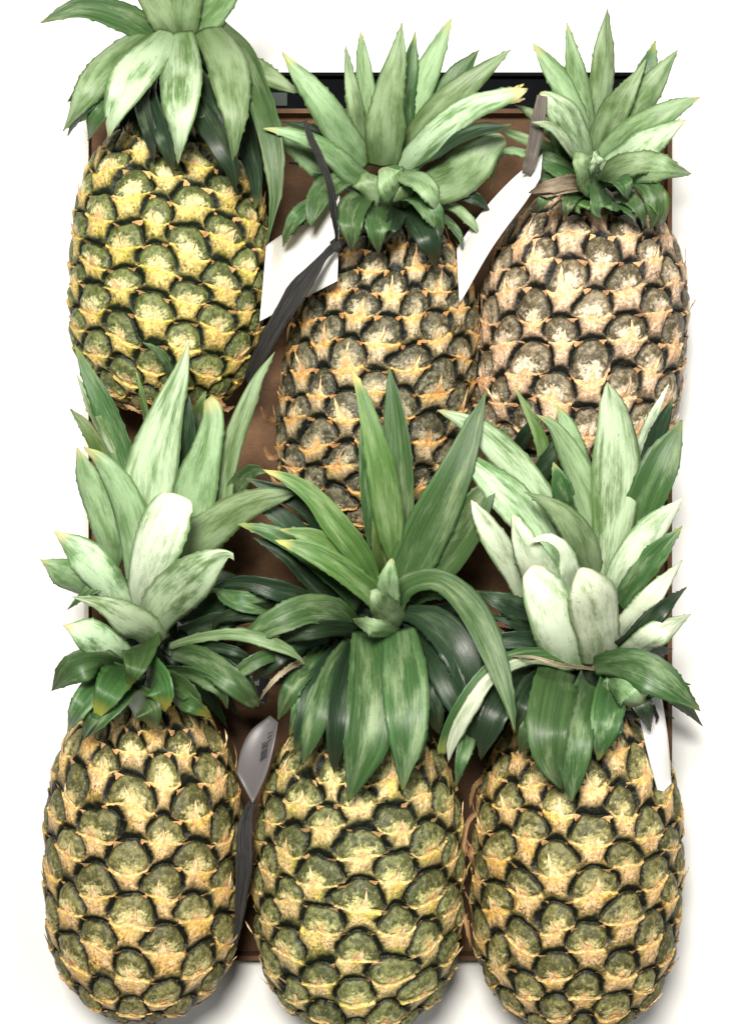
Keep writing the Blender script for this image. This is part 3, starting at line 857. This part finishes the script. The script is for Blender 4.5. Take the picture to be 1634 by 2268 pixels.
WISP = {0: [[(262,868,10),(285,898,12),(318,915,8),(335,930,2)], [(420,905,12),(390,925,10),(352,925,6),(330,945,2)], [(480,880,14),(500,905,10),(520,900,3)]],
        1: [[(612,930,10),(590,925,9),(578,900,4)], [(618,1010,12),(598,1012,10),(583,985,4)], [(640,1080,12),(612,1070,8),(598,1050,3)], [(1020,870,14),(1032,900,12),(1022,940,5)]],
        5: [[(1066,1790,12),(1036,1820,10),(1024,1880,9),(1016,1960,3)], [(1062,1860,14),(1042,1885,12),(1048,1925,4)], [(1075,1720,12),(1050,1745,9),(1040,1790,3)]],
        4: [[(1008,2010,14),(1028,2030,12),(1040,2080,6),(1042,2100,2)], [(1012,1880,12),(1030,1890,8),(1034,1860,3)], [(585,1990,12),(562,1980,8),(552,1950,3)]]}
for wi, ww in WISP.items():
    root = [o for o in sc.objects if o.get('label') == fruits[wi]['label']][0]
    for k, p in enumerate(ww):
        R_ = fruits[wi]['R']
        v, f, uv = blade(p, (R_ + 60, R_ + 75, R_ + 50), 900 + wi * 10 + k, False, tuple(root.location), thick=1.6, fold=.35)
        link_mesh('dry_bract', v, f, MAT['r'], root, uvs=uv)

# ------------------------------------------------------------------ hang tags
def paper_mat(name, col):
    m, nt, bs = new_mat(name)
    tc = N(nt, 'ShaderNodeTexCoord').outputs['Object']
    n1 = noise(nt, tc, 60, 4)
    nt.links.new(mixc(nt, ramp(nt, n1, .3, .7), tuple(x * .95 for x in col), col), bs.inputs['Base Color'])
    bs.inputs['Roughness'].default_value = .45
    return m
PAPER = paper_mat('white_card', (.86,.85,.84))
GREYP = paper_mat('grey_card', (.14,.13,.135))
INK = paper_mat('black_ink', (.045,.045,.05))
RIB, nt, bs = new_mat('dark_ribbon')
uvn = N(nt, 'ShaderNodeUVMap').outputs[0]
mp = N(nt, 'ShaderNodeMapping'); mp.inputs['Scale'].default_value = (14, .8, 1); nt.links.new(uvn, mp.inputs[0])
rn = noise(nt, mp.outputs[0], 3, 5, .65)
nt.links.new(mixc(nt, ramp(nt, rn, .35, .75), (.012,.012,.013), (.13,.125,.12)), bs.inputs['Base Color'])
bs.inputs['Roughness'].default_value = .4
bump(nt, bs, rn, .9, .002)
RIBB = RIB.copy(); RIBB.name = 'grey_brown_ribbon'
for n_ in RIBB.node_tree.nodes:
    if n_.type == 'MIX': n_.inputs[6].default_value = (.16,.13,.11,1); n_.inputs[7].default_value = (.50,.45,.41,1)

def sheet(name, left, right, mat, parent, origin, bend=0, n=16, m=10, th=1.6):
    L_, _ = catmull([list(p) for p in left], n); R_, _ = catmull([list(p) for p in right], n)
    top, uvs = [], []
    for i in range(n):
        for j in range(m):
            u = j / (m - 1)
            p = L_[i] * (1 - u) + R_[i] * u
            p = p.copy(); p[2] += bend * 4 * u * (1 - u)
            top.append(W(*p)); uvs.append((u, i / (n - 1)))
    top = np.array(top); bot = top - np.array([0, 0, th]); nv = len(top)
    fs = []
    for i in range(n - 1):
        for j in range(m - 1):
            a = i*m+j
            fs.append((a, a+m, a+m+1, a+1)); fs.append((nv+a, nv+a+1, nv+a+m+1, nv+a+m))
        for j in (0, m-1):
            a = i*m+j; fs.append((a, a+m, nv+a+m, nv+a))
    for i in (0, n-1):
        for j in range(m-1):
            a = i*m+j; fs.append((a, a+1, nv+a+1, nv+a))
    o = link_mesh(name, np.vstack([top, bot]) * K - np.array(origin), fs, mat, parent, uvs=uvs+uvs)
    return o, L_, R_
def barcode(parent, origin, p0, p1, q0, q1, n, z, seed, mat):
    """printed bars between edge p0-p1 and edge q0-q1 (picture points), lying just above the card at height z(u, v)"""
    rnd = random.Random(seed); V_, F_ = [], []
    p0, p1, q0, q1 = map(np.array, (p0, p1, q0, q1))
    t = 0
    while t < 1:
        wv = rnd.uniform(.25, .7) / n; gap = rnd.uniform(.25, .8) / n
        t2 = min(1, t + wv); k = len(V_)
        for (tt_, a_, b_) in ((t, p0, p1), (t2, p0, p1)):
            A_ = a_ + (b_ - a_) * tt_; B_ = q0 + (q1 - q0) * tt_
            V_.append(np.array(W(A_[0], A_[1], A_[2] + z)) * K - np.array(origin)); V_.append(np.array(W(B_[0], B_[1], B_[2] + z)) * K - np.array(origin))
        F_.append((k, k+1, k+3, k+2)); t = t2 + gap
    return link_mesh('barcode', V_, F_, mat, parent, smooth=False)
def ribbon(parent, origin, pts, zs, mat, seed, name='ribbon', fold=.2):
    v, f, uv = blade(pts, zs, seed, False, origin, roll=0, fold=fold, thick=2, serr=.3)
    return link_mesh(name, v, f, mat, parent, uvs=uv)

def tag_root(x, y, z, label):
    p = W(x, y, z); org = (p[0]*K, p[1]*K, p[2]*K)
    r = empty('hang_tag', org)
    tag(r, label, 'tag', 'card tags tied to the pineapples')
    return r, org
r, g = tag_root(745, 540, 480, 'broad white card tag crossed by a dark knotted ribbon, beside the yellow-green pineapple')
sheet('card', [(590,543,330),(583,625,335),(575,712,345)], [(752,430,500),(750,530,495),(747,622,490)], PAPER, r, g, bend=10)
ribbon(r, g, [(674,268,8),(688,305,13),(708,350,15),(728,400,13),(738,460,15),(744,510,8),(747,545,6)], (600,650,525), RIB, 1)
ribbon(r, g, [(762,532,8),(742,545,16),(716,570,16),(690,605,30),(660,645,42),(632,690,38),(600,745,34),(566,808,28),(545,850,14)], (530,500,300), RIB, 2)
ribbon(r, g, [(735,532,12),(745,545,20),(752,556,10)], (536,540,534), RIB, 3, name='knot')
r, g = tag_root(1180, 400, 480, 'long curled white card tag hanging from a grey-brown ribbon beside the pale pineapple')
sheet('card', [(1201,340,520),(1130,400,470),(1062,475,410),(1011,550,360)], [(1196,395,540),(1165,445,520),(1090,548,450),(1017,674,400)], PAPER, r, g, bend=14)
ribbon(r, g, [(1200,212,20),(1192,260,27),(1184,310,26),(1172,362,24),(1165,385,18)], (640,600,530), RIBB, 4)
r, g = tag_root(575, 1680, 380, 'grey curled card tag with a barcode, wedged between the left and middle lower pineapples')
sheet('card', [(598,1584,395),(556,1618,410),(534,1662,415),(524,1712,405)], [(616,1600,420),(606,1655,440),(590,1715,440),(560,1780,430)], GREYP, r, g, bend=-10)
barcode(r, g, (580,1646,420), (575,1690,422), (595,1640,426), (590,1680,428), 9, 8, 3, INK)
barcode(r, g, (592,1622,426), (590,1650,428), (602,1616,424), (600,1640,426), 4, 8, 5, INK)
ribbon(r, g, [(560,1775,14),(548,1805,24),(541,1850,32),(541,1920,33),(534,1990,26),(527,2050,15),(520,2095,10)], (420,410,300), RIB, 5)
r, g = tag_root(1440, 1580, 430, 'white card tag at the right of the two-paddled pineapple, beside its shoulder')
sheet('card', [(1462,1512,455),(1413,1575,450)][::-1] if False else [(1412,1576,465),(1436,1680,460),(1458,1762,430)], [(1462,1530,450),(1478,1630,440),(1486,1735,415)], PAPER, r, g, bend=6)
ribbon(r, g, [(1447,1564,5),(1449,1575,8),(1454,1588,7),(1452,1600,3)], (478,480,476), RIB, 6, name='ribbon')
ribbon(r, g, [(1330,1560,8),(1372,1578,14),(1412,1582,16),(1450,1565,10)], (470,500,478), RIB, 8, name='ribbon')
r, g = tag_root(560, 1505, 330, 'small tag with pale barcode lines, coloured dark for the shade under the crown leaves')
sheet('card', [(535,1488,330),(528,1545,320)], [(596,1502,340),(590,1560,325)], paper_mat('painted_shade_card', (.03,.035,.04)), r, g)  # near-black card colour includes the shade under the crown leaves
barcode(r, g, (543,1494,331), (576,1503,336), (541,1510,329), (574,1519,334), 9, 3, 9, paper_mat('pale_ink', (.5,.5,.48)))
